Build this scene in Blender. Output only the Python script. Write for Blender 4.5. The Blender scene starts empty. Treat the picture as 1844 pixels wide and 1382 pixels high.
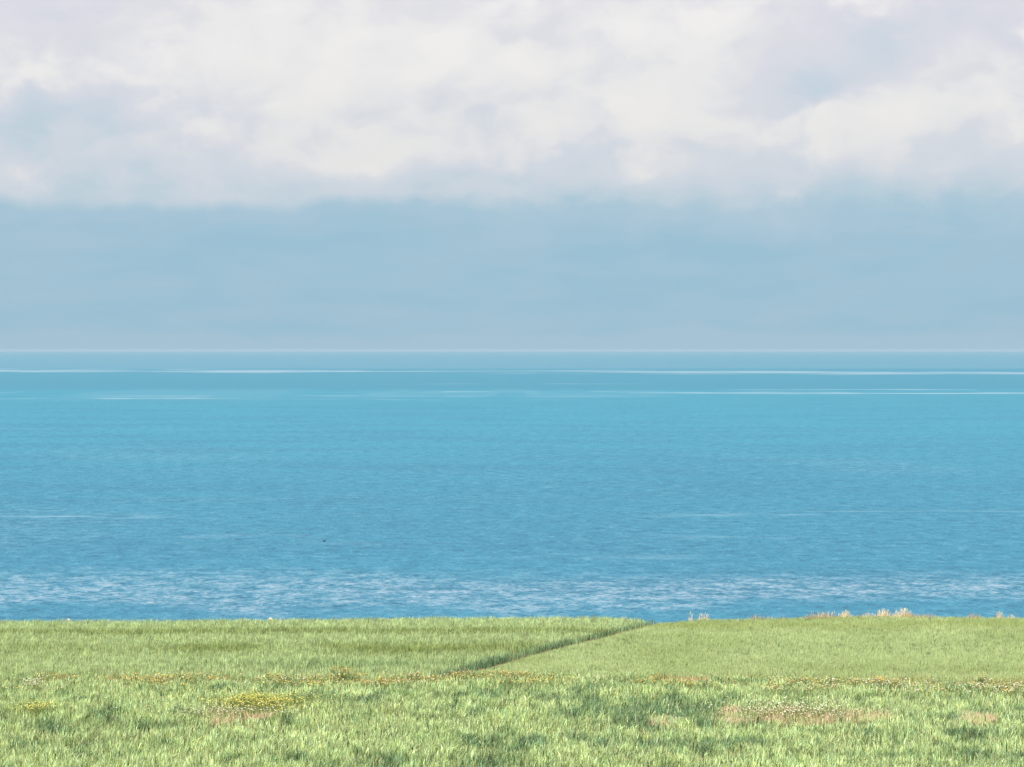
import bpy, bmesh, math, random
import numpy as np

sc = bpy.context.scene
COL = sc.collection
R = math.radians

# ------------------------------------------------------------------ camera
F = 5229.0                      # focal length in photo pixels (1844 wide): about a 102 mm lens
HC = 16.0                       # camera height above the field
SEA = -40.0                     # sea level below the camera
cam = bpy.data.cameras.new('camera')
cam.sensor_width = 36; cam.lens = 36 * F / 1844
cam.clip_start = 0.5; cam.clip_end = 200000
co = bpy.data.objects.new('camera', cam); COL.objects.link(co)
HOR = 629.8                     # photo row of eye level
co.location = (0, 0, 0)
co.rotation_euler = (R(90) - math.atan((691 - HOR) / F), 0, 0)
sc.camera = co

# ------------------------------------------------------------------ light, exposure
SUN_EL, SUN_AZ = R(47), R(-128)      # azimuth from +y, clockwise: high, behind the camera, from the left
sd = bpy.data.lights.new('sun', 'SUN'); sd.energy = 4.4; sd.angle = R(0.5); sd.color = (1.0, 0.955, 0.88)
so = bpy.data.objects.new('sun', sd); COL.objects.link(so)
from mathutils import Vector
sv = Vector((math.sin(SUN_AZ) * math.cos(SUN_EL), math.cos(SUN_AZ) * math.cos(SUN_EL), math.sin(SUN_EL)))
so.rotation_euler = sv.to_track_quat('Z', 'Y').to_euler()
so.location = (-20, -20, 40)
vs = sc.view_settings
vs.view_transform = 'Standard'; vs.look = 'None'; vs.gamma = 1.0; vs.use_curve_mapping = False
vs.exposure = 0.95
EX = 2 ** vs.exposure

class NT:
    """small helper for building node trees"""
    def __init__(s, tree): s.t = tree; s.n = tree.nodes; s.l = tree.links
    def new(s, kind, **kw):
        nd = s.n.new(kind)
        for k, v in kw.items(): setattr(nd, k, v)
        return nd
    def put(s, sock, v):
        if isinstance(v, bpy.types.NodeSocket): s.l.new(v, sock)
        else: sock.default_value = v
    def m(s, op, a, b=0.0, c=0.0, clamp=False):
        nd = s.new('ShaderNodeMath', operation=op, use_clamp=clamp)
        s.put(nd.inputs[0], a); s.put(nd.inputs[1], b); s.put(nd.inputs[2], c)
        return nd.outputs[0]
    def add(s, *a):
        r = a[0]
        for x in a[1:]: r = s.m('ADD', r, x)
        return r
    def mul(s, *a):
        r = a[0]
        for x in a[1:]: r = s.m('MULTIPLY', r, x)
        return r
    def ss(s, v, lo, hi, a=0.0, b=1.0):
        nd = s.new('ShaderNodeMapRange', interpolation_type='SMOOTHSTEP')
        s.put(nd.inputs[0], v); nd.inputs[1].default_value = lo; nd.inputs[2].default_value = hi
        nd.inputs[3].default_value = a; nd.inputs[4].default_value = b
        return nd.outputs[0]
    def mix(s, f, a, b, mode='MIX'):
        nd = s.new('ShaderNodeMix', data_type='RGBA', blend_type=mode)
        s.put(nd.inputs[0], f)
        s.put(nd.inputs[6], a if isinstance(a, bpy.types.NodeSocket) else (*a, 1))
        s.put(nd.inputs[7], b if isinstance(b, bpy.types.NodeSocket) else (*b, 1))
        return nd.outputs[2]
    def vec(s, x, y, z):
        nd = s.new('ShaderNodeCombineXYZ')
        s.put(nd.inputs[0], x); s.put(nd.inputs[1], y); s.put(nd.inputs[2], z)
        return nd.outputs[0]
    def noise(s, v, scale, detail=3.0, rough=0.5, dist=0.0, lac=2.0):
        nd = s.new('ShaderNodeTexNoise')
        s.put(nd.inputs['Vector'], v); nd.inputs['Scale'].default_value = scale
        nd.inputs['Detail'].default_value = detail; nd.inputs['Roughness'].default_value = rough
        nd.inputs['Distortion'].default_value = dist; nd.inputs['Lacunarity'].default_value = lac
        return nd.outputs['Fac']

def lin(r, g, b):
    f = lambda c: c / 12.92 if c <= 0.04045 else ((c + 0.055) / 1.055) ** 2.4
    return tuple(f(v / 255) / EX for v in (r, g, b))

# ------------------------------------------------------------------ sky: clear Nishita air behind a broken cloud deck
world = bpy.data.worlds.new('World'); sc.world = world; world.use_nodes = True
world.node_tree.nodes.clear(); w = NT(world.node_tree)
tc = w.new('ShaderNodeTexCoord')
sky = w.new('ShaderNodeTexSky', sky_type='NISHITA', sun_disc=False)
sky.sun_elevation = SUN_EL; sky.sun_rotation = SUN_AZ
sky.altitude = 40; sky.air_density = 1.0; sky.dust_density = 0.6; sky.ozone_density = 2.0
skyc = w.mix(1.0, sky.outputs[0], (0.075, 0.075, 0.075), 'MULTIPLY')
sep = w.new('ShaderNodeSeparateXYZ'); w.l.new(tc.outputs['Generated'], sep.inputs[0])
DEG = 180 / math.pi
U = w.m('MULTIPLY', w.m('ARCTAN2', sep.outputs[0], sep.outputs[1]), DEG)      # compass bearing from north (the sea), degrees
V = w.m('MULTIPLY', w.m('ARCSINE', sep.outputs[2]), DEG)                      # height above the horizon, degrees
pu = lambda px: math.atan((px - 922) / F) * DEG
pv = lambda py: math.atan((HOR - py) / F) * DEG
# cloud coordinates, warped so the puffs curl
q0 = w.vec(U, w.mul(V, 1.5), 0.0)
wn = w.new('ShaderNodeTexNoise'); w.l.new(q0, wn.inputs['Vector'])
wn.inputs['Scale'].default_value = 0.55; wn.inputs['Detail'].default_value = 4.0; wn.inputs['Roughness'].default_value = 0.55
ws = w.new('ShaderNodeVectorMath', operation='SUBTRACT'); w.l.new(wn.outputs['Color'], ws.inputs[0]); ws.inputs[1].default_value = (0.5, 0.5, 0.5)
wsc = w.new('ShaderNodeVectorMath', operation='SCALE'); w.l.new(ws.outputs[0], wsc.inputs[0]); wsc.inputs['Scale'].default_value = 1.5
wa = w.new('ShaderNodeVectorMath', operation='ADD'); w.l.new(q0, wa.inputs[0]); w.l.new(wsc.outputs[0], wa.inputs[1])
q = wa.outputs[0]
qs = w.new('ShaderNodeSeparateXYZ'); w.l.new(q, qs.inputs[0])
QU, QV = qs.outputs[0], w.m('DIVIDE', qs.outputs[1], 1.5)

def blob(px, py, rx, ry, amp, tilt=0.0, sharp=1.0):
    """a lump (amp > 0) or a gap (amp < 0) of the cloud deck, at a bearing and a height"""
    du = w.m('SUBTRACT', QU, pu(px)); dv = w.m('SUBTRACT', QV, pv(py))
    c, s_ = math.cos(R(tilt)), math.sin(R(tilt))
    a = w.m('DIVIDE', w.add(w.mul(du, c), w.mul(dv, s_)), rx / 91.3)
    b = w.m('DIVIDE', w.add(w.mul(du, -s_), w.mul(dv, c)), ry / 91.3)
    r2 = w.add(w.mul(a, a), w.mul(b, b))
    e = w.m('POWER', 2.71828, w.mul(r2, -0.7 * sharp))
    return w.mul(e, amp)

n_big = w.noise(q, 0.42, 6.0, 0.52)
n_mid = w.noise(q, 1.1, 5.0, 0.55)
blobs = [
    (100, 235, 135, 55, -0.75, 4), (20, 330, 90, 30, 0.20, 0), (60, 285, 80, 26, 0.22, 0),
    (25, 60, 90, 110, -0.18, 0),
    (1580, 90, 170, 44, -0.50, 18), (1490, 165, 75, 30, -0.42, 0), (1800, 130, 60, 50, -0.22, 0), (1640, 20, 260, 40, -0.20, 0),
    (590, 275, 110, 55, 0.42, -8), (690, 110, 330, 120, 0.30, 0), (450, 60, 240, 90, 0.20, 0),
    (1260, 140, 230, 110, 0.34, 6), (1120, 115, 110, 30, 0.12, 0), (1490, 105, 40, 40, 0.22, 0),
    (1710, 165, 110, 50, 0.60, 22), (1560, 235, 120, 50, 0.22, 0), (1765, 255, 60, 50, 0.20, 30),
    (250, 250, 120, 16, 0.25, 10), (370, 205, 60, 22, -0.18, 0), (400, 300, 170, 40, -0.12, 0),
    (640, 205, 70, 28, -0.12, 0), (870, 225, 50, 30, -0.20, 0), (1000, 265, 80, 20, -0.12, 0), (1130, 250, 60, 18, -0.1, 0),
    (960, 140, 60, 90, 0.10, 0), (830, 190, 80, 50, 0.12, 0), 
]
D = w.add(w.mul(w.m('SUBTRACT', n_big, 0.5), 1.5), w.mul(w.m('SUBTRACT', n_mid, 0.5), 0.55))
for b in blobs: D = w.add(D, blob(*b))
# the deck's flat base: crisp on the left, ragged towards the right
base = w.add(pv(372), w.mul(w.ss(U, -6.5, 1.5), 0.12), w.mul(w.m('SUBTRACT', w.noise(w.vec(U, 0.0, 3.0), 0.5, 3.0, 0.5), 0.5), 0.9),
             w.mul(w.m('SUBTRACT', n_mid, 0.5), w.ss(U, -6.0, 4.0, 0.25, 1.1)))
hb = w.m('SUBTRACT', V, base)
edge = w.ss(hb, -0.12, 0.22)
edge_soft = w.ss(hb, -0.95, 0.65)
edge = w.m('ADD', w.mul(edge, w.ss(U, -5.0, 3.0, 0.8, 0.30)), w.mul(edge_soft, w.ss(U, -5.0, 3.0, 0.2, 0.70)))
thick = w.ss(w.add(D, 0.10, w.ss(hb, 0.0, 1.2, -0.34, 0.10)), -0.62, 0.95)
top = w.ss(V, 3.0, 7.2)
# white of the sunlit puffs, lilac grey of their undersides, pale veil between them
c_veil = w.mix(w.ss(V, 2.8, 6.5), lin(184, 205, 217), lin(204, 214, 225))
c_grey = w.mix(top, lin(206, 213, 223), lin(220, 220, 229))
c_white = w.mix(top, lin(229, 228, 228), lin(236, 235, 235))
c1 = w.mix(w.ss(thick, 0.0, 0.40), c_veil, c_grey)
cloud = w.mix(w.ss(thick, 0.34, 0.85), c1, c_white)
# distant stratus under the deck and a paler strip with low cumulus on the horizon
n_low = w.noise(w.vec(w.mul(U, 0.55), w.mul(V, 2.2), 7.0), 0.8, 4.0, 0.5)
c_low = w.mix(w.ss(n_low, 0.3, 0.7), lin(151, 190, 211), lin(161, 193, 213))
strip_n = w.noise(w.vec(w.mul(U, 0.9), w.mul(V, 1.2), 2.0), 1.0, 5.0, 0.5)
rise = w.mul(w.m('POWER', 2.71828, w.mul(w.m('POWER', w.m('DIVIDE', w.m('SUBTRACT', U, pu(1235)), 0.9), 2.0), -1.0)), 0.22)
strip_top = w.add(0.12, w.mul(strip_n, 0.42), rise)
strip = w.ss(w.m('SUBTRACT', strip_top, V), -0.10, 0.16)
c_low = w.mix(w.mul(strip, 0.8), c_low, lin(164, 194, 213))
# billows: relief of a soft noise, lit from the upper left
qo = w.new('ShaderNodeVectorMath', operation='ADD'); w.l.new(q, qo.inputs[0]); qo.inputs[1].default_value = (-0.50, 0.85, 0.0)
relief = w.m('SUBTRACT', w.noise(q, 0.46, 3.2, 0.46), w.noise(qo.outputs[0], 0.46, 3.2, 0.46))
fine = w.m('SUBTRACT', w.noise(q, 1.6, 3.0, 0.5), 0.5)
dark = w.ss(w.add(relief, w.mul(fine, 0.05)), 0.02, -0.20)
lit = w.ss(relief, 0.0, 0.18)
cloud = w.mix(w.mul(dark, 0.80), cloud, w.mix(top, lin(206, 213, 222), lin(221, 221, 228)))
cloud = w.mix(w.mul(lit, w.ss(thick, 0.25, 0.6), 0.85), cloud, w.mix(top, lin(233, 231, 229), lin(242, 240, 239)))
deck = w.mix(edge, c_low, cloud)
# higher up the deck breaks open to the blue
hole = w.mul(w.ss(V, 9.0, 22.0), w.ss(w.noise(tc.outputs['Generated'], 3.2, 6.0, 0.6), 0.46, 0.60))
final = w.mix(w.mul(hole, 0.85), deck, skyc)
final = w.mix(w.ss(V, 2.0, 9.0, 0.04, 0.0), final, skyc)
bg = w.new('ShaderNodeBackground'); bg.inputs['Strength'].default_value = 1.0
w.l.new(final, bg.inputs['Color'])
wo = w.new('ShaderNodeOutputWorld'); w.l.new(bg.outputs[0], wo.inputs['Surface'])

# ------------------------------------------------------------------ helpers
def link(name, me, mat=None, parent=None, **props):
    o = bpy.data.objects.new(name, me); COL.objects.link(o)
    if me is not None and mat is not None: me.materials.append(mat)
    if parent is not None: o.parent = parent
    for k, v in props.items(): o[k] = v
    return o

def raw_mesh(name, verts, loops, sizes, colors=None, smooth=False):
    me = bpy.data.meshes.new(name)
    me.vertices.add(len(verts)); me.vertices.foreach_set('co', np.ascontiguousarray(verts, dtype=np.float32).ravel())
    me.loops.add(len(loops)); me.loops.foreach_set('vertex_index', np.ascontiguousarray(loops, dtype=np.int32))
    starts = np.concatenate([[0], np.cumsum(sizes)[:-1]]).astype(np.int32)
    me.polygons.add(len(sizes)); me.polygons.foreach_set('loop_start', starts)
    me.polygons.foreach_set('loop_total', np.asarray(sizes, dtype=np.int32))
    if smooth: me.polygons.foreach_set('use_smooth', np.ones(len(sizes), dtype=bool))
    if colors is not None:
        a = me.color_attributes.new('tint', 'FLOAT_COLOR', 'POINT')
        c = np.ones((len(verts), 4), dtype=np.float32); c[:, :3] = colors
        a.data.foreach_set('color', c.ravel())
    me.update(); me.validate()
    return me

def grid_noise(x, y, scale, seed):
    """smooth value noise in the range 0..1"""
    x = np.asarray(x) / scale + 1000.0; y = np.asarray(y) / scale + 1000.0
    xi = np.floor(x).astype(np.int64); yi = np.floor(y).astype(np.int64)
    fx = x - xi; fy = y - yi
    fx = fx * fx * (3 - 2 * fx); fy = fy * fy * (3 - 2 * fy)
    def h(a, b):
        n = (a * 374761393 + b * 668265263 + seed * 1442695041) & 0x7fffffff
        n = ((n ^ (n >> 13)) * 1274126177) & 0x7fffffff
        n = (n ^ (n >> 16)) & 0xffff
        return n / 65535.0
    return (h(xi, yi) * (1 - fx) + h(xi + 1, yi) * fx) * (1 - fy) + (h(xi, yi + 1) * (1 - fx) + h(xi + 1, yi + 1) * fx) * fy

def fbm(x, y, scale, seed, octv=3):
    s = 0; a = 1; t = 0
    for k in range(octv):
        s = s + a * grid_noise(x, y, scale / 2 ** k, seed + k * 17); t += a; a *= 0.55
    return s / t

def sstep(v, a, b):
    t = np.clip((v - a) / (b - a), 0, 1); return t * t * (3 - 2 * t)

def at(px, py, h=0.0):
    """the field point seen at a photo pixel, at height h over the field"""
    y = (HC - h) * F / (py - HOR)
    return (px - 922) * y / F, y
def row(y, h=0.0): return HOR + F * (HC - h) / y

# the lie of the land -------------------------------------------------
EDGE_PX = [(-600, 1117), (0, 1114), (300, 1114), (600, 1113), (900, 1112), (1080, 1111), (1170, 1116), (1215, 1118), (1260, 1113), (1450, 1111), (1620, 1110.5), (1760, 1112.5), (1900, 1114), (2600, 1114)]
EX_ = np.array([at(px, py, 0.33 if px < 1190 else 0.22)[0] for px, py in EDGE_PX]); EY_ = np.array([at(px, py, 0.33 if px < 1190 else 0.22)[1] for px, py in EDGE_PX])
def edge_y(x): return np.interp(x, EX_, EY_) + (fbm(x, x * 0, 5.0, 91, 2) - 0.5) * 0.7
BA = at(1205, 1116, 0.2); BB = at(820, 1218, 0.2)          # the boundary between the two far fields
def side(x, y):
    """metres to the right of the boundary between the far fields"""
    dx, dy = BA[0] - BB[0], BA[1] - BB[1]; L = math.hypot(dx, dy)
    return ((x - BB[0]) * dy - (y - BB[1]) * dx) / L + (fbm(x, y, 6.0, 5, 2) - 0.5) * 0.5
def verge_y(x): return 139.2 + (x + 20) * -0.035 + (fbm(x, x * 0 + 3, 9.0, 33, 2) - 0.5) * 1.2

def ground_z(x, y):
    z = -HC + (fbm(x, y, 26.0, 2, 2) - 0.5) * 0.30
    s = side(x, y); far = sstep(y, verge_y(x) + 1.0, verge_y(x) + 5.0)
    z = z + far * (1 - sstep(s, -1.6, -0.1)) * 0.07
    z = z + (1 - far) * (fbm(x, y, 7.0, 8, 2) - 0.5) * 0.34
    # hillside in front, up to where the photographer stands
    t = sstep(y, 104.0, 6.0)
    hill = -1.75 - 0.20 * np.maximum(y, -30) - 0.0
    zz = np.where(y < 60, np.maximum(hill, -HC - 0.0), -HC)
    z = np.where(y < 106, z * sstep(y, 60, 106) + (1 - sstep(y, 60, 106)) * np.minimum(zz, -1.75), z)
    # the cliff beyond the field
    d = y - edge_y(x)
    z = z - np.where(d > 0, np.minimum(np.maximum(d, 0) ** 1.25 * 1.0, 34.0), 0)
    return z

# ------------------------------------------------------------------ ground
xs = np.concatenate([np.linspace(-900, -70, 40)[:-1], np.linspace(-70, 70, 351), np.linspace(70, 900, 40)[1:]])
ys = np.concatenate([np.linspace(-60, 100, 90)[:-1], np.linspace(100, 184, 281), np.linspace(184, 230, 40)[1:]])
GX, GY = np.meshgrid(xs, ys)
GZ = ground_z(GX, GY)
v = np.stack([GX, GY, GZ], -1).reshape(-1, 3)
ny, nx = GX.shape
i = np.arange(ny * nx).reshape(ny, nx)
fc = np.stack([i[:-1, :-1], i[:-1, 1:], i[1:, 1:], i[1:, :-1]], -1).reshape(-1)
gm = bpy.data.materials.new('soil'); gm.use_nodes = True
g = NT(gm.node_tree); bs = g.n['Principled BSDF']
gt = g.new('ShaderNodeTexCoord')
n1 = g.noise(gt.outputs['Object'], 0.35, 6, 0.6); n2 = g.noise(gt.outputs['Object'], 6.0, 6, 0.7)
gc = g.mix(g.ss(n1, 0.35, 0.65), (0.30, 0.18, 0.10), (0.36, 0.25, 0.15))
gc = g.mix(g.ss(n2, 0.45, 0.75), gc, (0.16, 0.16, 0.07))
g.put(bs.inputs['Base Color'], gc); bs.inputs['Roughness'].default_value = 0.95; bs.inputs['Specular IOR Level'].default_value = 0.15
bu = g.new('ShaderNodeBump'); bu.inputs['Strength'].default_value = 0.7; bu.inputs['Distance'].default_value = 0.08
g.l.new(n2, bu.inputs['Height']); g.l.new(bu.outputs[0], bs.inputs['Normal'])
link('ground', raw_mesh('ground', v, fc, np.full(len(fc) // 4, 4), smooth=True), gm, kind='structure')

# ------------------------------------------------------------------ sea
sy = lambda py: -SEA * F / (py - HOR)
def streak(X, Y, py, half_m, px0, px1, amp, wob, seed, brk=0.0):
    """a long calm slick lying across the water, of uneven width and strength"""
    d = sy(py); k = d / F; sd_ = int(seed * 13)
    dy = Y - (d + (fbm(X, X * 0, 400 * k, sd_, 4) - 0.5) * wob)
    wid = half_m * (0.35 + 1.3 * sstep(fbm(X, X * 0, 220 * k, sd_ + 3, 3), 0.25, 0.75))
    a = 1 - sstep(np.abs(dy) / wid, 0.2, 1.0)
    a *= 0.55 + 0.45 * sstep(fbm(X, X * 0, 150 * k, sd_ + 7, 3), 0.30, 0.62)
    x0, x1 = (px0 - 922) * k, (px1 - 922) * k; f = 120 * k
    a *= sstep(X, x0 - f, x0 + f) * (1 - sstep(X, x1 - f, x1 + f)) * amp
    if brk: a *= sstep(fbm(X / (90 * k), Y / (half_m * 2.5), 1.0, sd_ + 11, 3), 0.5 - brk * 0.22, 0.5 + brk * 0.22)
    return a
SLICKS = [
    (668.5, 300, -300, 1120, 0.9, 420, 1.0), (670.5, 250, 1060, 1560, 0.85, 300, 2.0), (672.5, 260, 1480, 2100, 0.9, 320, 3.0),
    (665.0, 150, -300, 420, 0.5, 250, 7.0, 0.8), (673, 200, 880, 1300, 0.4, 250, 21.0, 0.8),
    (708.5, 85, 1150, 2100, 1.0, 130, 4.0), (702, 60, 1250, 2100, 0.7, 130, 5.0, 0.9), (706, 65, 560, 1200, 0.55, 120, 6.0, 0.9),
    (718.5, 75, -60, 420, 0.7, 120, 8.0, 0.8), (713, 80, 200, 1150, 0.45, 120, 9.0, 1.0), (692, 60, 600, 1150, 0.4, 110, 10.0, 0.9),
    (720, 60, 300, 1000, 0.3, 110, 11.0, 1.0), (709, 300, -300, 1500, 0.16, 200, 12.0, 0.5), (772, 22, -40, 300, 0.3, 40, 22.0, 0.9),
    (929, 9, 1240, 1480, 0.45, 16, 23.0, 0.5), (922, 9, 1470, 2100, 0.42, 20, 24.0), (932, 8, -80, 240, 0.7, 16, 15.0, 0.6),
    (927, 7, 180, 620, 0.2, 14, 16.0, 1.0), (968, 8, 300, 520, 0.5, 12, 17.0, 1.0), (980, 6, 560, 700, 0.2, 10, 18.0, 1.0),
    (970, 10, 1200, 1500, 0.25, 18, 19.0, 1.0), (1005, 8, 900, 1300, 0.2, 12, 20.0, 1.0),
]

def sea_mesh():
    pys = np.concatenate([HOR + 3.5 + np.geomspace(0.02, 2, 12), np.arange(HOR + 6, 800, 0.45), np.arange(800, 1126, 1.0), [1150, 1250, 1400, 1800]])
    ys = sy(pys)[::-1]
    ks = np.concatenate([-np.geomspace(3.0, 0.23, 12)[:-1], np.linspace(-0.23, 0.23, 520), np.geomspace(0.23, 3.0, 12)[1:]])
    K, Y = np.meshgrid(ks, ys); X = K * Y; Z = np.full_like(X, SEA)
    v = np.stack([X, Y, Z], -1).reshape(-1, 3); ny, nx = X.shape; i = np.arange(ny * nx).reshape(ny, nx)
    fc = np.stack([i[:-1, :-1], i[:-1, 1:], i[1:, 1:], i[1:, :-1]], -1).reshape(-1)
    me = raw_mesh('sea', v, fc, np.full(len(fc) // 4, 4))
    calm = np.zeros_like(X)
    for a in SLICKS: calm = np.maximum(calm, streak(X, Y, *a))
    # glitter on wind-ruffled water close in, a paint mask with ragged edges
    yb = Y + (fbm(X, Y * .4, 60, 301, 4) - 0.5) * 45 + (fbm(X, Y, 14, 311, 3) - 0.5) * 26
    glit = sstep(yb, sy(1104), sy(1082)) * (1 - sstep(yb, sy(1062), sy(1022))) * (0.75 + 0.35 * fbm(X, Y, 25, 321, 3))
    glit = np.maximum(glit, 0.22 * sstep(fbm(X, Y, 120, 331, 4), 0.52, 0.78) * (Y < 1200))
    for nm, arr in (('calm', calm), ('painted_glitter', glit)):
        at_ = me.attributes.new(nm, 'FLOAT', 'POINT'); at_.data.foreach_set('value', arr.astype(np.float32).ravel())
    return me
sm = bpy.data.materials.new('sea_water'); sm.use_nodes = True
s = NT(sm.node_tree); bs = s.n['Principled BSDF']
geo = s.new('ShaderNodeNewGeometry'); ps = s.new('ShaderNodeSeparateXYZ'); s.l.new(geo.outputs['Position'], ps.inputs[0])
PX, PY = ps.outputs[0], ps.outputs[1]
pos = s.vec(s.mul(PX, 0.75), s.mul(PY, 0.85), 0.0)
w1 = s.noise(pos, 1.15, 5.0, 0.70, 0.3)          # wavelets
w2 = s.noise(s.vec(s.mul(PX, 1.4), PY, 5.0), 0.17, 5.0, 0.65)      # longer chop
w3 = s.noise(s.vec(s.mul(PX, 0.6), PY, 9.0), 0.016, 5.0, 0.6)      # gusts
SL = s.new('ShaderNodeAttribute', attribute_name='calm').outputs['Fac']
band = s.new('ShaderNodeAttribute', attribute_name='painted_glitter').outputs['Fac']
near = s.ss(PY, 430, 1500)
body = s.mix(near, (0.014, 0.165, 0.258), (0.019, 0.192, 0.278))
body = s.mix(s.ss(PY, 1400, 2600), body, (0.020, 0.180, 0.256))
body = s.mix(s.ss(PY, 2700, 3100), body, (0.022, 0.154, 0.226))
fade = s.ss(PY, 1300, 3400, 1.0, 0.10)
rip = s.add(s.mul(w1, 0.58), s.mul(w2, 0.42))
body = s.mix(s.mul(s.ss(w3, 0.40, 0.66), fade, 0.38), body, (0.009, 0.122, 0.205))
body = s.mix(s.mul(s.ss(rip, 0.50, 0.66), fade, 0.80), body, (0.11, 0.285, 0.37))  # pale crests: brighter sky reflection painted into the body colour
body = s.mix(s.mul(s.ss(rip, 0.49, 0.36), fade, 0.95), body, (0.003, 0.060, 0.115))  # dark wave faces, reflection contrast painted into the colour too
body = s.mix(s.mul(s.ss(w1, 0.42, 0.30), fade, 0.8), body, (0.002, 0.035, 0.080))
body = s.mix(s.mul(band, s.ss(rip, 0.46, 0.60), 0.85), body, (0.29, 0.37, 0.44))  # near-shore glitter painted as pale flecks in the body colour
body = s.mix(s.mul(SL, 0.40), body, (0.30, 0.38, 0.43))  # slicks' brighter sky reflection, partly painted into the body colour
bu = s.new('ShaderNodeBump'); bu.inputs['Distance'].default_value = 0.9
s.put(bu.inputs['Strength'], s.mul(s.m('SUBTRACT', 1.0, SL, clamp=True), s.ss(PY, 500, 6000, 0.8, 0.25)))
s.l.new(s.add(w1, s.mul(w2, 1.6)), bu.inputs['Height'])
# wind-roughened water turns many small faces to the viewer, so it mirrors less than a flat sheet; slicks mirror more
s.n.remove(bs); out = s.n['Material Output']
df = s.new('ShaderNodeBsdfDiffuse'); s.put(df.inputs['Color'], body); s.l.new(bu.outputs[0], df.inputs['Normal'])
gl = s.new('ShaderNodeBsdfGlossy'); gl.inputs['Roughness'].default_value = 0.28; s.l.new(bu.outputs[0], gl.inputs['Normal'])
gl.inputs['Color'].default_value = (0.9, 0.95, 1, 1)
ms = s.new('ShaderNodeMixShader'); s.put(ms.inputs[0], s.add(0.14, s.mul(SL, 0.20), s.ss(PY, 5600, 6600, 0.0, 0.11)))
s.l.new(df.outputs[0], ms.inputs[1]); s.l.new(gl.outputs[0], ms.inputs[2]); s.l.new(ms.outputs[0], out.inputs['Surface'])
link('sea', sea_mesh(), sm, kind='structure')

# ------------------------------------------------------------------ crops: one blade mesh generator
rng = np.random.default_rng(7)
def leaf_mat(name, trans=0.35, rough=0.55, spec=0.25):
    m = bpy.data.materials.new(name); m.use_nodes = True
    t = NT(m.node_tree); bs = t.n['Principled BSDF']; out = t.n['Material Output']
    at_ = t.new('ShaderNodeAttribute', attribute_name='tint')
    t.l.new(at_.outputs['Color'], bs.inputs['Base Color'])
    bs.inputs['Roughness'].default_value = rough; bs.inputs['Specular IOR Level'].default_value = spec
    tr = t.new('ShaderNodeBsdfTranslucent'); tcol = t.mix(1.0, at_.outputs['Color'], (1.15, 1.2, 0.75), 'MULTIPLY')
    t.l.new(tcol, tr.inputs['Color'])
    mx = t.new('ShaderNodeMixShader'); mx.inputs[0].default_value = trans
    t.l.new(bs.outputs[0], mx.inputs[1]); t.l.new(tr.outputs[0], mx.inputs[2]); t.l.new(mx.outputs[0], out.inputs['Surface'])
    return m
M_leaf = leaf_mat('crop_leaf'); M_dry = leaf_mat('dry_straw', 0.3, 0.7, 0.15)
M_petal = leaf_mat('petals', 0.3, 0.6, 0.1)

def blades(x, y, h, wd, col, lean=0.35, wind=(0.05, 0.02), z=None, droop=0.25):
    """bent tapering blades: two quads' worth of surface and a pointed tip each"""
    n = len(x); z = ground_z(x, y) if z is None else z
    a = rng.uniform(0, 2 * np.pi, n); L = np.abs(rng.normal(0, lean, n))
    dx = np.cos(a) * L + wind[0]; dy = np.sin(a) * L + wind[1]
    fa = rng.uniform(0, np.pi, n); sx = np.cos(fa) * wd / 2; sy_ = np.sin(fa) * wd / 2
    V = np.empty((n, 5, 3), dtype=np.float32)
    V[:, 0] = np.stack([x - sx * .7, y - sy_ * .7, z - 0.03], -1); V[:, 1] = np.stack([x + sx * .7, y + sy_ * .7, z - 0.03], -1)
    mx_, my_, mz = x + dx * h * 0.38, y + dy * h * 0.38, z + h * 0.62
    V[:, 2] = np.stack([mx_ + sx, my_ + sy_, mz], -1); V[:, 3] = np.stack([mx_ - sx, my_ - sy_, mz], -1)
    V[:, 4] = np.stack([x + dx * h * 1.0, y + dy * h * 1.0, z + h * (1 - droop * L)], -1)
    b = np.arange(n, dtype=np.int64)[:, None] * 5
    lp = np.concatenate([b + 0, b + 1, b + 2, b + 3, b + 3, b + 2, b + 4], 1).reshape(-1)
    sz = np.tile([4, 3], n)
    return V.reshape(-1, 3), lp, sz, np.repeat(col, 5, axis=0)

def join(parts):
    vs_, ls, ss_, cs = [], [], [], []; off = 0
    for v, l, s_, c in parts:
        vs_.append(v); ls.append(l + off); ss_.append(s_); cs.append(c); off += len(v)
    return np.concatenate(vs_), np.concatenate(ls), np.concatenate(ss_), np.concatenate(cs)

def mixc(a, b, t): t = np.asarray(t)[:, None]; return a * (1 - t) + b * t
def C(*v): return np.array(v, dtype=np.float32)[None, :]
def jitter(c, s_=0.12):
    n = len(c); k = np.exp(rng.normal(0, s_, n))[:, None]; hue = rng.normal(0, s_ * 0.35, n)[:, None]
    return np.clip(c * k * np.concatenate([1 + hue, np.ones((n, 1)), 1 - hue], 1), 0.005, 0.9)

def scatter(y0, y1, dens):
    """points over the wedge of field in view with a margin at the sides"""
    wmax = 0.178 * y1 + 7 + 3
    n = int(2 * wmax * (y1 - y0) * dens)
    x = rng.uniform(-wmax, wmax, n); y = rng.uniform(y0, y1, n)
    k = np.abs(x) < 0.178 * y + 7
    return x[k], y[k]

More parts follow.
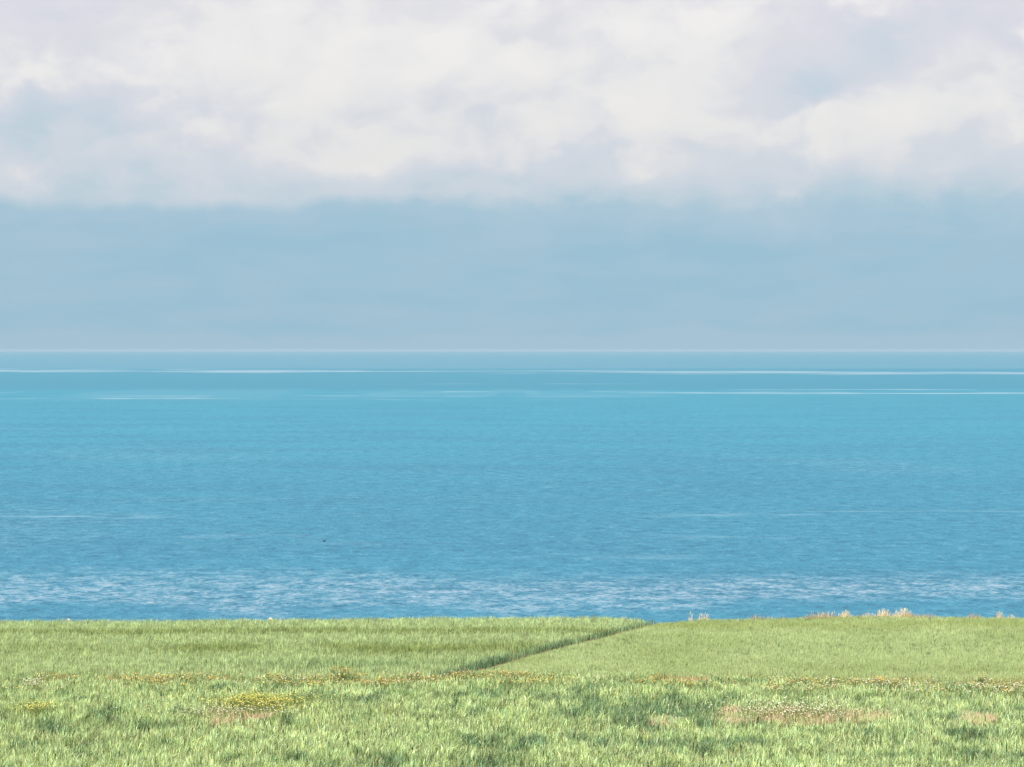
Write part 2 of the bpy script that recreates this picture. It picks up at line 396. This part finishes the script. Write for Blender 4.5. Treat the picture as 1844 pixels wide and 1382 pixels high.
# bare, dry and flowering patches of the near field: photo x, y, half-width, half-height in photo pixels
DRY = [(1400, 1286, 120, 14), (1562, 1285, 60, 12), (1205, 1297, 45, 9), (1758, 1287, 40, 14), (425, 1286, 95, 11), (1330, 1296, 50, 6)]
YEL = [(470, 1266, 62, 9), (65, 1270, 45, 8), (120, 1272, 25, 6)]
def patch(x, y, lst, h, grow=1.0):
    px = 922 + F * x / y; py = row(y, h); m = np.zeros(len(x))
    wob = (fbm(x, y * .5, 1.2, 55, 4) - 0.5) * 1.7
    for cx, cy, rx, ry in lst:
        m = np.maximum(m, 1 - sstep(np.sqrt(((px - cx) / (rx * grow)) ** 2 + ((py - cy) / (ry * grow)) ** 2) + wob, 0.55, 1.25))
    return m

PALE, MID, DEEP, BLUE, OLIVE = C(0.45, 0.56, 0.285), C(0.335, 0.455, 0.215), C(0.05, 0.11, 0.05), C(0.19, 0.30, 0.17), C(0.30, 0.37, 0.12)

# near field: tall shaggy green corn
x, y = scatter(104, 140.5, 210)
k = y < verge_y(x) - 1.0 + 2.6 * sstep(fbm(x, x * 0 + 1, 1.7, 401, 3), 0.46, 0.66) + rng.normal(0, .15, len(x)); x, y = x[k], y[k]
clump = 0.6 * fbm(x, y * 0.6, 0.24, 11, 2) + 0.4 * fbm(x, y * .6, 0.9, 12, 2); big = fbm(x * 0.55, y, 5.0, 21, 3)
keep = rng.uniform(size=len(x)) < (0.35 + 0.9 * sstep(clump, 0.3, 0.6)); x, y, clump, big = x[keep], y[keep], clump[keep], big[keep]
pd = np.maximum(patch(x, y, DRY, 0.35), 0.0)
front = patch(x, y + 2.4, DRY, 0.35, 1.0)
keep = rng.uniform(size=len(x)) > pd * 0.72; x, y, clump, big, front = x[keep], y[keep], clump[keep], big[keep], front[keep]
h = (0.14 + 0.66 * clump + 0.08 * (big - 0.5)) * rng.uniform(0.60, 1.12, len(x)) * (1 - 0.35 * front)
h *= 1 - 0.30 * sstep(y, verge_y(x) - 4.5, verge_y(x) - 1)
tone = 0.40 + (fbm(x, y * 0.35, 0.9, 31, 3) - 0.5) * 1.7 + (fbm(x * .35, y * .8, 2.2, 32, 3) - 0.5) * 1.3
tpx = 922 + F * x / y; tpy = row(y, .45)      # irregular patches of darker, bluer blades in the crop
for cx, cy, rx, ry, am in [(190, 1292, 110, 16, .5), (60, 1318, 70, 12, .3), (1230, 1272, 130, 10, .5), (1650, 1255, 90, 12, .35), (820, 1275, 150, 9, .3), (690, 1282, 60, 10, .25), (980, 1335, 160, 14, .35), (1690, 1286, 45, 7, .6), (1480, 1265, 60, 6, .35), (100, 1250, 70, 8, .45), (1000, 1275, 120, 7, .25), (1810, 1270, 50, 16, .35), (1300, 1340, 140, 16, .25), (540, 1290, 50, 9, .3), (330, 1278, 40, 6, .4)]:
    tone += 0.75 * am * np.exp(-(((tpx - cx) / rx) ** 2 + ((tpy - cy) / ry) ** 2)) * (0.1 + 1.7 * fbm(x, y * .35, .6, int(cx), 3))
tone = np.clip(tone, 0, 1)
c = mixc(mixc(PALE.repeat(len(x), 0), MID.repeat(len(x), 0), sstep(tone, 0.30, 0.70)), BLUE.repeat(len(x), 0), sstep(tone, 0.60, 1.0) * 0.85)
c = mixc(c, DEEP.repeat(len(x), 0), (rng.uniform(size=len(x)) < 0.15 + 0.22 * sstep(tone, 0.5, 0.9) + 0.30 * sstep(clump, 0.42, 0.30)) * 0.8)  # extra dark blades in low clumps paint the shade of gaps
c = mixc(c, C(0.52, 0.52, 0.12).repeat(len(x), 0), 0.6 * np.exp(-(((tpx - 470) / 65) ** 2 + ((tpy - 1266) / 10) ** 2)))
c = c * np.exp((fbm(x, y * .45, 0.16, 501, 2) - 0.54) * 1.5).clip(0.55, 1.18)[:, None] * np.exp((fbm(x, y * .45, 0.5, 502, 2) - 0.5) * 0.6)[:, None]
c = mixc(c, C(0.52, 0.58, 0.33).repeat(len(x), 0), (rng.uniform(size=len(x)) < 0.10) * 0.9)
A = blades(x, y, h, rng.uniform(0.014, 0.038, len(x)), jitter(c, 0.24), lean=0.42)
# other growth among the crop: long arching leaves, dark weeds, straw
k = rng.permutation(len(x))[:5200]; g1, g2, g3 = k[:2200], k[2200:4200], k[4200:]
A2 = blades(x[g1], y[g1], rng.uniform(0.50, 0.74, len(g1)), rng.uniform(0.022, 0.042, len(g1)), jitter(C(0.50, 0.58, 0.33).repeat(len(g1), 0), .15), lean=0.75, droop=0.45)
A3 = blades(x[g2], y[g2], rng.uniform(0.42, 0.66, len(g2)), rng.uniform(0.03, 0.06, len(g2)), jitter(C(0.045, 0.09, 0.04).repeat(len(g2), 0), .3), lean=0.35)
A4 = blades(x[g3], y[g3], rng.uniform(0.45, 0.68, len(g3)), rng.uniform(0.012, 0.022, len(g3)), jitter(C(0.50, 0.42, 0.26).repeat(len(g3), 0), .2), lean=0.4)
A = join([A, A2, A3, A4])
link('green_cereal_crop', raw_mesh('near_crop', *A), M_leaf, kind='stuff', label='tall shaggy blue-green cereal crop filling the near field in front of the flowery verge', category='crop')

# far left field: lighter and darker drill bands, taller edge, shaded by colour, along the boundary
x, y = scatter(139, 180, 150)
s_ = side(x, y); k = (y > verge_y(x) + 1.3 - 1.8 * sstep(fbm(x, x * 0 + 2, 2.1, 411, 3), 0.50, 0.66) + rng.normal(0, .15, len(x))) & (y < edge_y(x) - 0.2) & (s_ < -0.12); x, y, s_ = x[k], y[k], s_[k]
py = row(y, 0.8); px = 922 + F * x / y
bandn = (fbm(x, y, 7.0, 41, 3) - 0.5) * 14
olive = (0.30 + 0.6 * sstep(fbm(x, y * .5, 4.0, 45, 3), 0.35, 0.62)) * np.exp(-((py + bandn - 1152) / 9.0) ** 2) + 0.8 * np.exp(-((py + bandn * .6 - 1121) / 4.0) ** 2)
dark = 0.9 * np.exp(-((py + bandn * 1.4 - 1178) / 6.0) ** 2) * sstep(px, 100, 700) + 0.7 * np.exp(-((py + bandn - 1206) / 7.0) ** 2)
c = mixc(PALE.repeat(len(x), 0), OLIVE.repeat(len(x), 0), np.clip(olive, 0, 1)); c = mixc(c, MID.repeat(len(x), 0), np.clip(dark, 0, 1) * 0.8)
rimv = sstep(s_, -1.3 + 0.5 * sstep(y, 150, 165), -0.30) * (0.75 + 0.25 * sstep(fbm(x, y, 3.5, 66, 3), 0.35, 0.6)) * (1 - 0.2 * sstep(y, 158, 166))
c = mixc(c, BLUE.repeat(len(x), 0), rimv * 0.9)  # shade on the crop's edge wall, mixed into the blade colour
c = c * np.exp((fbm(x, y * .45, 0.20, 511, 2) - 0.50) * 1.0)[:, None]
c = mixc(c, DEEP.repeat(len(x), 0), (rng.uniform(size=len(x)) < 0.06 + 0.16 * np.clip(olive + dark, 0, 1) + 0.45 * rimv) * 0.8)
h = (1 - 0.20 * sstep(s_ + rng.normal(0, .15, len(x)), -0.9, -0.15)) * (0.25 + 0.24 * fbm(x, y, 0.6, 43, 2) + 0.16 * np.clip(olive + dark, 0, 1) * fbm(x, y, 0.5, 44, 2) + 0.10 * rimv) * rng.uniform(0.8, 1.08, len(x))
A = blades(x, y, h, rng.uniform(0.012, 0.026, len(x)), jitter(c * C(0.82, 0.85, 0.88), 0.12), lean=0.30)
link('green_cereal_crop', raw_mesh('far_left_crop', *A), M_leaf, kind='stuff', label='banded green crop of the far left field with a tall edge painted shade-dark along the diagonal furrow', category='crop')

# far right field: short, even, pale
x, y = scatter(137, 180, 260)
s_ = side(x, y); k = (y > verge_y(x) + 1.3 - 1.8 * sstep(fbm(x, x * 0 + 2, 2.1, 411, 3), 0.50, 0.66) + rng.normal(0, .15, len(x))) & (y < edge_y(x) - 0.2) & (s_ > -0.02); x, y, s_ = x[k], y[k], s_[k]
py = row(y, 0.3)
n3 = fbm(x, y, 4.0, 61, 3)
mott = np.exp(-((py - 1160 + (n3 - .5) * 30) / 11.0) ** 2)
c = mixc(C(0.375, 0.475, 0.245).repeat(len(x), 0), C(0.32, 0.415, 0.195).repeat(len(x), 0), sstep(n3, 0.35, 0.65))
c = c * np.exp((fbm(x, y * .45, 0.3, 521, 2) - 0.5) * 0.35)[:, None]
c = mixc(c, MID.repeat(len(x), 0), 0.75 * mott * sstep(fbm(x, y * .5, 0.5, 523, 3), 0.50, 0.68))
c = mixc(c, OLIVE.repeat(len(x), 0), np.clip(0.4 * np.exp(-((py - 1121) / 6.0) ** 2), 0, 1))
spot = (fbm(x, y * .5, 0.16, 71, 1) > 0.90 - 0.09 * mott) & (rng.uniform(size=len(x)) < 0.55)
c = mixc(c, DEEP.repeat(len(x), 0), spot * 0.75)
h = (0.22 + 0.03 * fbm(x, y, 1.2, 73, 2) + 0.06 * spot) * rng.uniform(0.86, 1.06, len(x)) * (0.8 + 0.2 * sstep(s_, 0.1, 1.0))
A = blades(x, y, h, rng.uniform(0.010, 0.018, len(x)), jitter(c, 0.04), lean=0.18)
link('pale_cereal_crop', raw_mesh('far_right_crop', *A), M_leaf, kind='stuff', label='short even pale green crop of the far right field beyond the diagonal furrow', category='crop')

# grass of the verge between the fields
x, y = scatter(133, 144, 75)
vy = verge_y(x); k = (y > vy - 1.6) & (y < vy + 2.2); x, y = x[k], y[k]
gp = fbm(x, y, 2.2, 81, 3); k = rng.uniform(size=len(x)) < sstep(gp, 0.30, 0.62); x, y, gp = x[k], y[k], gp[k]
c = mixc(MID.repeat(len(x), 0), C(0.36, 0.33, 0.12).repeat(len(x), 0), sstep(fbm(x, y, 1.5, 83, 2), 0.4, 0.6)); c = mixc(c, DEEP.repeat(len(x), 0), (rng.uniform(size=len(x)) < 0.3) * 0.8)
A = blades(x, y, (0.18 + 0.3 * gp) * rng.uniform(0.6, 1.1, len(x)), rng.uniform(0.014, 0.03, len(x)), jitter(c, 0.15))
# reddish dry stems
x, y = scatter(131, 144, 60)
vy = verge_y(x); k = (y > vy - 1.4) & (y < vy + 1.8) & (fbm(x, y, 3.0, 87, 3) > 0.47); x, y = x[k], y[k]
c = mixc(C(0.52, 0.33, 0.19).repeat(len(x), 0), C(0.52, 0.44, 0.26).repeat(len(x), 0), rng.uniform(size=len(x)))
B = blades(x, y, rng.uniform(0.12, 0.30, len(x)), rng.uniform(0.012, 0.024, len(x)), jitter(c, 0.12), lean=0.5)
link('verge_grass', raw_mesh('verge_grass', *join([A, B])), M_leaf, kind='stuff', label='thin weedy grass and reddish dry stems on the verge between the fields', category='grass')

# dry pinkish patches in the near field
x, y = scatter(112, 136, 330)
k = rng.uniform(size=len(x)) < patch(x, y, DRY, 0.35); x, y = x[k], y[k]
c = mixc(C(0.58, 0.47, 0.33).repeat(len(x), 0), C(0.50, 0.52, 0.29).repeat(len(x), 0), sstep(fbm(x, y, 1.0, 93, 2), 0.35, 0.65))
A = blades(x, y, rng.uniform(0.26, 0.44, len(x)), rng.uniform(0.012, 0.026, len(x)), jitter(c, 0.12), lean=0.45)
link('dry_grass', raw_mesh('dry_grass', *A), M_dry, kind='stuff', label='pinkish dry grass in ragged patches within the near crop', category='dry grass')

# straw rim along the cliff edge
x = rng.uniform(-44, 44, 16000); dens = sstep(fbm(x, x * 0 + 9, 2.6, 95, 3), 0.42, 0.66); dens = dens * (1 - 0.95 * (np.abs(x - 7.5) < 2.6)) * np.where(x < 5, .5, 1); k = rng.uniform(size=len(x)) < 0.06 + 0.8 * dens; x = x[k]; dens = dens[k]
y = edge_y(x) + rng.uniform(-0.9, 0.35, len(x))
c = mixc(C(0.50, 0.40, 0.24).repeat(len(x), 0), C(0.40, 0.28, 0.15).repeat(len(x), 0), rng.uniform(size=len(x)))
right = sstep(x, 5, 14)
A = blades(x, y, (0.20 + 0.10 * dens + 0.12 * right * dens) * rng.uniform(0.5, 1.35, len(x)), rng.uniform(0.012, 0.024, len(x)), jitter(c, 0.12), lean=0.3)
link('straw_rim', raw_mesh('straw_rim', *A), M_dry, kind='stuff', label='thin straw-coloured grass along the cliff edge above the sea', category='dry grass')

# ------------------------------------------------------------------ flowers
def flowers(x, y, h, r, col, stem_col=None, z=None):
    """a stem and a ragged little flower head of crossed petals each"""
    n = len(x); z0 = ground_z(x, y) if z is None else z
    lx = rng.normal(0, 0.10, n) * h; ly = rng.normal(0, 0.10, n) * h
    cx, cy, cz = x + lx, y + ly, z0 + h
    pet = 5; vs_ = []; ls = []; 
    V = np.empty((n, pet * 3, 3), dtype=np.float32)
    a0 = rng.uniform(0, 6.28, n)
    for p in range(pet):
        a = a0 + p * 6.2832 / pet + rng.normal(0, 0.2, n); up = rng.uniform(-0.1, 0.8, n)
        for q_, (da, rr) in enumerate([(0, 0), (-0.5, 1.0), (0.5, 1.0)]):
            V[:, p * 3 + q_] = np.stack([cx + np.cos(a + da) * r * rr, cy + np.sin(a + da) * r * rr, cz + up * r * rr], -1)
    b = np.arange(n)[:, None] * pet * 3 + np.arange(pet * 3)[None]
    head = (V.reshape(-1, 3), b.reshape(-1), np.full(n * pet, 3), np.repeat(jitter(col, 0.08), pet * 3, axis=0))
    S = np.empty((n, 4, 3), dtype=np.float32); t = 0.009
    S[:, 0] = np.stack([x - t, y, z0], -1); S[:, 1] = np.stack([x + t, y, z0], -1)
    S[:, 2] = np.stack([cx + t, cy, cz], -1); S[:, 3] = np.stack([cx - t, cy, cz], -1)
    b = np.arange(n)[:, None] * 4 + np.arange(4)[None]
    stem = (S.reshape(-1, 3), b.reshape(-1), np.full(n, 4), np.repeat(jitter(np.repeat(C(0.16, 0.20, 0.07), n, 0)), 4, axis=0))
    return head, stem

ORANGE, YELLOW, YGREEN, WHITE, PINKW = C(0.82, 0.48, 0.15), C(0.84, 0.69, 0.20), C(0.62, 0.63, 0.20), C(0.90, 0.87, 0.76), C(0.85, 0.70, 0.60)
def sprinkle(px0, px1, py0, py1, n, cols, h=(0.35, 0.62), r=(0.025, 0.055), clump=None, soft=False):
    if soft:
        px = rng.normal((px0 + px1) / 2, (px1 - px0) / 4, n); py = rng.normal((py0 + py1) / 2, (py1 - py0) / 4.5, n)
    else: px = rng.uniform(px0, px1, n); py = rng.uniform(py0, py1, n)
    hh = rng.uniform(*h, n); y = (HC - hh) * F / (py - HOR); x = (px - 922) * y / F
    if clump is not None:
        k = fbm(x, y, clump, 101, 3) + rng.normal(0, 0.05, n) > 0.56; x, y, hh = x[k], y[k], hh[k]
    pick = rng.integers(0, len(cols), len(x)); col = np.concatenate(cols)[pick]
    hd, st = flowers(x, y, hh, rng.uniform(*r, len(x)), col)
    return [hd, st]
P = []
P += sprinkle(-60, 1000, 1213, 1238, 2300, [ORANGE, YELLOW, YELLOW, PINKW], clump=2.2)
P += sprinkle(680, 960, 1213, 1236, 640, [ORANGE, ORANGE, PINKW], clump=1.2)
P += sprinkle(460, 570, 1215, 1234, 130, [ORANGE, YELLOW, WHITE])
P += sprinkle(940, 1420, 1222, 1242, 560, [ORANGE, YELLOW, YELLOW], clump=2.0)
P += sprinkle(1380, 1900, 1222, 1246, 2400, [ORANGE, YELLOW, WHITE, WHITE, PINKW], clump=1.6)
P += sprinkle(1560, 1900, 1228, 1246, 260, [WHITE, WHITE, ORANGE])
link('verge_wildflowers', raw_mesh('verge_wildflowers', *join(P)), M_petal, kind='stuff', label='orange yellow and white wildflowers scattered along the verge between the fields', category='wildflowers')
P = sprinkle(375, 560, 1251, 1281, 760, [YELLOW, YELLOW, YGREEN, YGREEN, YGREEN], h=(0.35, 0.72), r=(0.03, 0.055), soft=True)
P += sprinkle(420, 480, 1250, 1266, 200, [YGREEN], h=(0.4, 0.7), r=(0.03, 0.05), soft=True)
P += sprinkle(20, 120, 1260, 1282, 200, [YELLOW, YGREEN, YGREEN], h=(0.40, 0.65), soft=True)
link('yellow_wildflowers', raw_mesh('yellow_wildflowers', *join(P)), M_petal, kind='stuff', label='dense yellow wildflowers in the near crop on the left', category='wildflowers')
P = sprinkle(290, 540, 1271, 1294, 260, [WHITE, WHITE, PINKW], h=(0.35, 0.6), r=(0.028, 0.05), soft=True)
P += sprinkle(1290, 1560, 1260, 1296, 480, [WHITE, WHITE, PINKW], h=(0.4, 0.65), r=(0.028, 0.05), soft=True)
P += sprinkle(1510, 1640, 1268, 1286, 110, [WHITE, PINKW], h=(0.35, 0.55), r=(0.02, 0.035), clump=1.3)
P += sprinkle(540, 700, 1255, 1290, 60, [WHITE, YELLOW], h=(0.4, 0.55), r=(0.02, 0.03))
P += sprinkle(40, 80, 1222, 1232, 90, [WHITE, PINKW], h=(0.35, 0.55), r=(0.03, 0.05))
link('white_wildflowers', raw_mesh('white_wildflowers', *join(P)), M_petal, kind='stuff', label='small white wildflowers dotted over the pinkish dry patches', category='wildflowers')

# ------------------------------------------------------------------ single plants one can point to
def empty(name, loc, label, cat, group=None):
    o = bpy.data.objects.new(name, None); COL.objects.link(o); o.location = loc; o.empty_display_size = 0.2
    o['label'] = label; o['category'] = cat
    if group: o['group'] = group
    return o

def tuft(px, py_base, wpx, hpx, label, n=130, cols=None):
    n = int(n * 1.3)
    """a fan of dead straw with feathery seed heads on the cliff edge"""
    x0 = at(px, py_base, 0.3)[0]; y0 = float(edge_y(np.array([x0]))[0]) - 0.15; x0 = (px - 922) * y0 / F
    gz = float(ground_z(np.array([x0]), np.array([y0]))[0])
    hz = -(py_base - HOR) / F * y0                      # what the crop in front hides
    H = (hz - gz) + hpx / F * y0; W = wpx / F * y0
    t = empty('dry_grass_tuft', (x0, y0, gz), label, 'dry grass tuft', 'dry grass tufts on the cliff edge')
    x = rng.normal(0, W * 0.28, n); y = rng.normal(0, W * 0.12, n)
    hh = H * (0.45 + 0.55 * np.exp(-(x / (W * .5)) ** 2)) * (0.45 + 0.75 * rng.uniform(size=n) ** 1.8)
    c = mixc(C(0.76, 0.68, 0.50).repeat(n, 0), C(0.70, 0.55, 0.38).repeat(n, 0), rng.uniform(size=n))
    A = blades(x, y, hh, rng.uniform(0.010, 0.020, n), jitter(c, 0.1), lean=0.28, wind=(0.04, 0), z=np.zeros(n), droop=0.1)
    link('straw_blades', raw_mesh('straw_blades', *A), M_dry, t)
    k = np.argsort(-hh / H + rng.normal(0, .2, n))[:n // 6]
    hx, hy, hhh = x[k] * 1.15, y[k], hh[k]
    B = blades(hx, hy, np.full(len(k), H * 0.22), np.full(len(k), 0.022), jitter(C(0.72, 0.64, 0.48).repeat(len(k), 0), .06), lean=0.15, wind=(0.05, 0), z=hhh * 0.80)
    link('seed_heads', raw_mesh('seed_heads', *B), M_dry, t)
    return t
tuft(1490, 1110, 70, 8, 'low wide wispy pale tuft on the right field edge, left of the pinkish cream tuft', 110)
tuft(1523, 1110, 30, 10, 'small pinkish cream grass tuft just right of the low wispy one on the field edge')
tuft(1592, 1111, 34, 13, 'tall cream straw tuft with reddish base, left one of the tallest pair', 170)
tuft(1626, 1111, 34, 14, 'tall pale straw tuft, right one of the tallest pair against the sea', 170)
tuft(1563, 1110, 34, 6, 'very low straw tuft between the pinkish tuft and the tall pair on the field edge', 70)
tuft(1658, 1112, 24, 6, 'tiny straw wisps just right of the tallest pair of tufts', 50)
tuft(1801, 1114, 18, 11, 'pinkish straw tuft near the right end of the field edge', 90)
tuft(1822, 1115, 22, 7, 'brownish low tuft at the far right of the field edge, right of the pinkish one', 70)
tuft(1245, 1113, 12, 9, 'thin upright pale stalks on the field edge right of the diagonal furrow', 24)
tuft(1268, 1113, 22, 8, 'small bushy dry tuft on the field edge just right of thin pale stalks', 80)
tuft(1125, 1114, 40, 3, 'low straw tuft on the left field edge near the top of the diagonal furrow', 50)
tuft(440, 1117, 26, 3, 'small greyish dry tuft on the left field edge against the sea', 50)

def flower_plant(px, py_top, wpx, hpx, label, col, n=26):
    y0 = verge_y(np.array([at(px, py_top + hpx * .5, 0.3)[0]]))[0] + 0.2; x0 = (px - 922) * y0 / F
    gz = float(ground_z(np.array([x0]), np.array([y0]))[0])
    H = -(py_top - HOR) / F * y0 - gz; W = wpx / F * y0
    t = empty('flowering_plant', (x0, y0, gz), label, 'flowering plant', 'tall flowering plants on the verge')
    x = rng.normal(0, W * .25, n * 4); y = rng.normal(0, W * .25, n * 4)
    A = blades(x, y, H * rng.uniform(0.35, 0.85, n * 4), rng.uniform(0.025, 0.045, n * 4), jitter(C(0.15, 0.20, 0.07).repeat(n * 4, 0), .2), lean=0.4, z=np.zeros(n * 4))
    link('foliage', raw_mesh('foliage', *A), M_leaf, t)
    x = rng.normal(0, W * .33, n); y = rng.normal(0, W * .3, n)
    hd, st = flowers(x, y, H * rng.uniform(0.72, 1.05, n), rng.uniform(0.035, 0.06, n), np.concatenate(col)[rng.integers(0, len(col), n)], z=np.zeros(n))
    link('stems', raw_mesh('stems', *st), M_leaf, t)
    link('flower_heads', raw_mesh('flower_heads', *hd), M_petal, t)
flower_plant(615, 1203, 30, 30, 'tallest orange flowering bush on the verge, left of centre, rising over the far left field', [ORANGE], 30)
flower_plant(1768, 1214, 14, 24, 'tall single orange flowering stem on the verge near the right edge of the picture', [ORANGE, PINKW], 10)
flower_plant(1587, 1221, 20, 18, 'orange flowered clump on the right verge, above the largest pinkish patch', [ORANGE, YELLOW], 22)
flower_plant(135, 1219, 26, 22, 'orange flowered clump with dark leaves on the far left verge', [ORANGE, YELLOW], 16)
flower_plant(380, 1222, 30, 16, 'low broad orange flowered clump on the left verge above the yellow patch', [ORANGE, ORANGE, YELLOW], 26)
flower_plant(745, 1212, 24, 22, 'orange and pink flowered clump on the verge between the tallest bush and the diagonal furrow', [ORANGE, PINKW], 20)
flower_plant(495, 1216, 20, 20, 'small orange flowered clump on the verge straight above the yellow patch', [ORANGE, YELLOW], 14)
flower_plant(1172, 1222, 16, 18, 'small yellow flowered clump alone on the middle of the verge, right of the furrow', [YELLOW, ORANGE], 10)
flower_plant(56, 1221, 34, 20, 'cream flowered bushy clump at the left end of the verge', [WHITE, PINKW], 34)

def dry_stalk(pts, rad, label, branches=()):
    """a dark dead stalk standing out of the crop"""
    bm = bmesh.new()
    def tube(p, r0, r1):
        prev = None
        for j, q_ in enumerate(p):
            r_ = r0 + (r1 - r0) * j / max(1, len(p) - 1)
            ring = [bm.verts.new((q_[0] + math.cos(a) * r_, q_[1] + math.sin(a) * r_, q_[2])) for a in (0, 1.57, 3.14, 4.71)]
            if prev:
                for k in range(4): bm.faces.new((prev[k], prev[(k + 1) % 4], ring[(k + 1) % 4], ring[k]))
            prev = ring
    X, Y = at(*pts[0], 0.35); gz = float(ground_z(np.array([X]), np.array([Y]))[0])
    loc = lambda p, k: ((p[0] - 922) / F * Y - X, 0.04 * k, -(p[1] - HOR) / F * Y - gz)
    tube([(0, 0, 0)] + [loc(p, k) for k, p in enumerate(pts)], rad, rad * .6)
    for b in branches: tube([loc(p, k) for k, p in enumerate(b)], rad * .7, rad * .4)
    me = bpy.data.meshes.new('dead_stalk'); bm.to_mesh(me); bm.free()
    m = bpy.data.materials.get('dead_stalk') or bpy.data.materials.new('dead_stalk')
    m.use_nodes = True; b_ = m.node_tree.nodes['Principled BSDF']
    nt = NT(m.node_tree); tcx = nt.new('ShaderNodeTexCoord')
    nt.put(b_.inputs['Base Color'], nt.mix(nt.noise(tcx.outputs['Object'], 30.0), (0.05, 0.035, 0.025), (0.12, 0.08, 0.05))); b_.inputs['Roughness'].default_value = 0.9
    o = link('dead_stalk', me, m, label=label, category='dead stalk', group='dark dead stalks in the crop'); o.location = (X, Y, gz)
dry_stalk([(481, 1318), (479, 1308), (473, 1298), (476, 1290)], 0.016, 'thin dark forked dead stalk below the yellow and white flower patches on the left', [[(473, 1298), (466, 1291), (461, 1289)], [(476, 1294), (486, 1290)]])
dry_stalk([(889, 1314), (884, 1300), (880, 1290)], 0.016, 'short dark leaning dead stalk in the near crop just left of centre')
dry_stalk([(700, 1330), (696, 1320), (694, 1316)], 0.018, 'short dark leaning dead stalk in the near crop, lower left of centre')

# small pale stones at the cliff edge
def stone(px, wpx, label):
    x0 = at(px, 1116, 0.3)[0]; y0 = float(edge_y(np.array([x0]))[0]) - 0.2; gz = float(ground_z(np.array([x0]), np.array([y0]))[0])
    bm = bmesh.new(); bmesh.ops.create_icosphere(bm, subdivisions=3, radius=1)
    r_ = random.Random(px); W = wpx / F * y0
    for v_ in bm.verts:
        k = 1 + 0.16 * math.sin(v_.co.x * 4 + px) * math.cos(v_.co.y * 5) + r_.uniform(-.05, .05)
        v_.co = (v_.co.x * W * .5 * k, v_.co.y * W * .4 * k, v_.co.z * 0.13 * k + 0.20)
    me = bpy.data.meshes.new('stone'); bm.to_mesh(me); bm.free()
    m = bpy.data.materials.get('limestone') or bpy.data.materials.new('limestone'); m.use_nodes = True
    nt = NT(m.node_tree); b_ = m.node_tree.nodes['Principled BSDF']; tcx = nt.new('ShaderNodeTexCoord')
    nt.put(b_.inputs['Base Color'], nt.mix(nt.noise(tcx.outputs['Object'], 9.0, 5), (0.30, 0.27, 0.22), (0.50, 0.47, 0.40))); b_.inputs['Roughness'].default_value = 0.9
    o = link('stone', me, m, label=label, category='stone', group='pale stones on the cliff edge'); o.location = (x0, y0, gz)
stone(121, 9, 'small pale stone on the field edge near the left side of the picture')
stone(486, 9, 'small pale stone on the field edge, right of the greyish dry tuft')

# ------------------------------------------------------------------ the seabird on the water
def seabird():
    d = -SEA * F / (975.5 - HOR); X = (584 - 922) * d / F
    t = empty('seabird', (X, d, SEA), 'small dark seabird floating alone on the blue sea left of centre', 'seabird')
    m = bpy.data.materials.new('dark_feathers'); m.use_nodes = True
    nt = NT(m.node_tree); b_ = m.node_tree.nodes['Principled BSDF']; tcx = nt.new('ShaderNodeTexCoord')
    nt.put(b_.inputs['Base Color'], nt.mix(nt.noise(tcx.outputs['Object'], 12.0), (0.008, 0.010, 0.012), (0.03, 0.032, 0.035))); b_.inputs['Roughness'].default_value = 0.6
    def spine(name, pts, parent):
        bm = bmesh.new(); prev = None
        for x, z, rw, rh in pts:
            ring = [bm.verts.new((x, math.cos(a) * rw, z + math.sin(a) * rh)) for a in np.linspace(0, 2 * math.pi, 14, endpoint=False)]
            if prev:
                for k in range(14): bm.faces.new((prev[k], prev[(k + 1) % 14], ring[(k + 1) % 14], ring[k]))
            else: bm.faces.new(ring)
            prev = ring
        bm.faces.new(prev); bmesh.ops.recalc_face_normals(bm, faces=bm.faces)
        me = bpy.data.meshes.new(name); bm.to_mesh(me); bm.free()
        for p in me.polygons: p.use_smooth = True
        return link(name, me, m, parent)
    spine('body', [(-.42, .10, .01, .01), (-.34, .10, .07, .03), (-.22, .09, .13, .09), (-.05, .08, .17, .14), (.12, .09, .16, .14), (.22, .13, .11, .12), (.27, .20, .065, .08), (.28, .30, .045, .05), (.29, .38, .045, .045), (.32, .42, .055, .05), (.37, .42, .045, .04), (.41, .41, .015, .015)], t)
    spine('beak', [(.40, .41, .016, .016), (.46, .405, .012, .012), (.50, .39, .004, .006)], t)
    for sg in (-1, 1):
        o = spine('wing', [(-.38, .13, .01, .012), (-.26, .14, .03, .05), (-.05, .14, .04, .09), (.12, .13, .03, .07), (.18, .12, .01, .02)], t)
        o.location = (0, sg * .13, .02)
    t.rotation_euler = (0, 0, R(8))
seabird()

# ------------------------------------------------------------------ haze
hm = bpy.data.materials.new('haze'); hm.use_nodes = True; hm.node_tree.nodes.clear()
hn = NT(hm.node_tree); pvn = hn.new('ShaderNodeVolumePrincipled')
pvn.inputs['Color'].default_value = (0.44, 0.62, 0.73, 1); pvn.inputs['Density'].default_value = 1.8e-5; pvn.inputs['Anisotropy'].default_value = 0.0
ho = hn.new('ShaderNodeOutputMaterial'); hn.l.new(pvn.outputs[0], ho.inputs['Volume'])
bm = bmesh.new(); bmesh.ops.create_cube(bm, size=1.0)
for v_ in bm.verts: v_.co = (v_.co.x * 82000, (v_.co.y + .5) * 62000 - 1000, (v_.co.z + .5) * 45.0 + SEA - 2.0)
me = bpy.data.meshes.new('haze'); bm.to_mesh(me); bm.free()
link('haze', me, hm, kind='stuff', label='thin pale sea haze softening the far water and the horizon', category='haze')
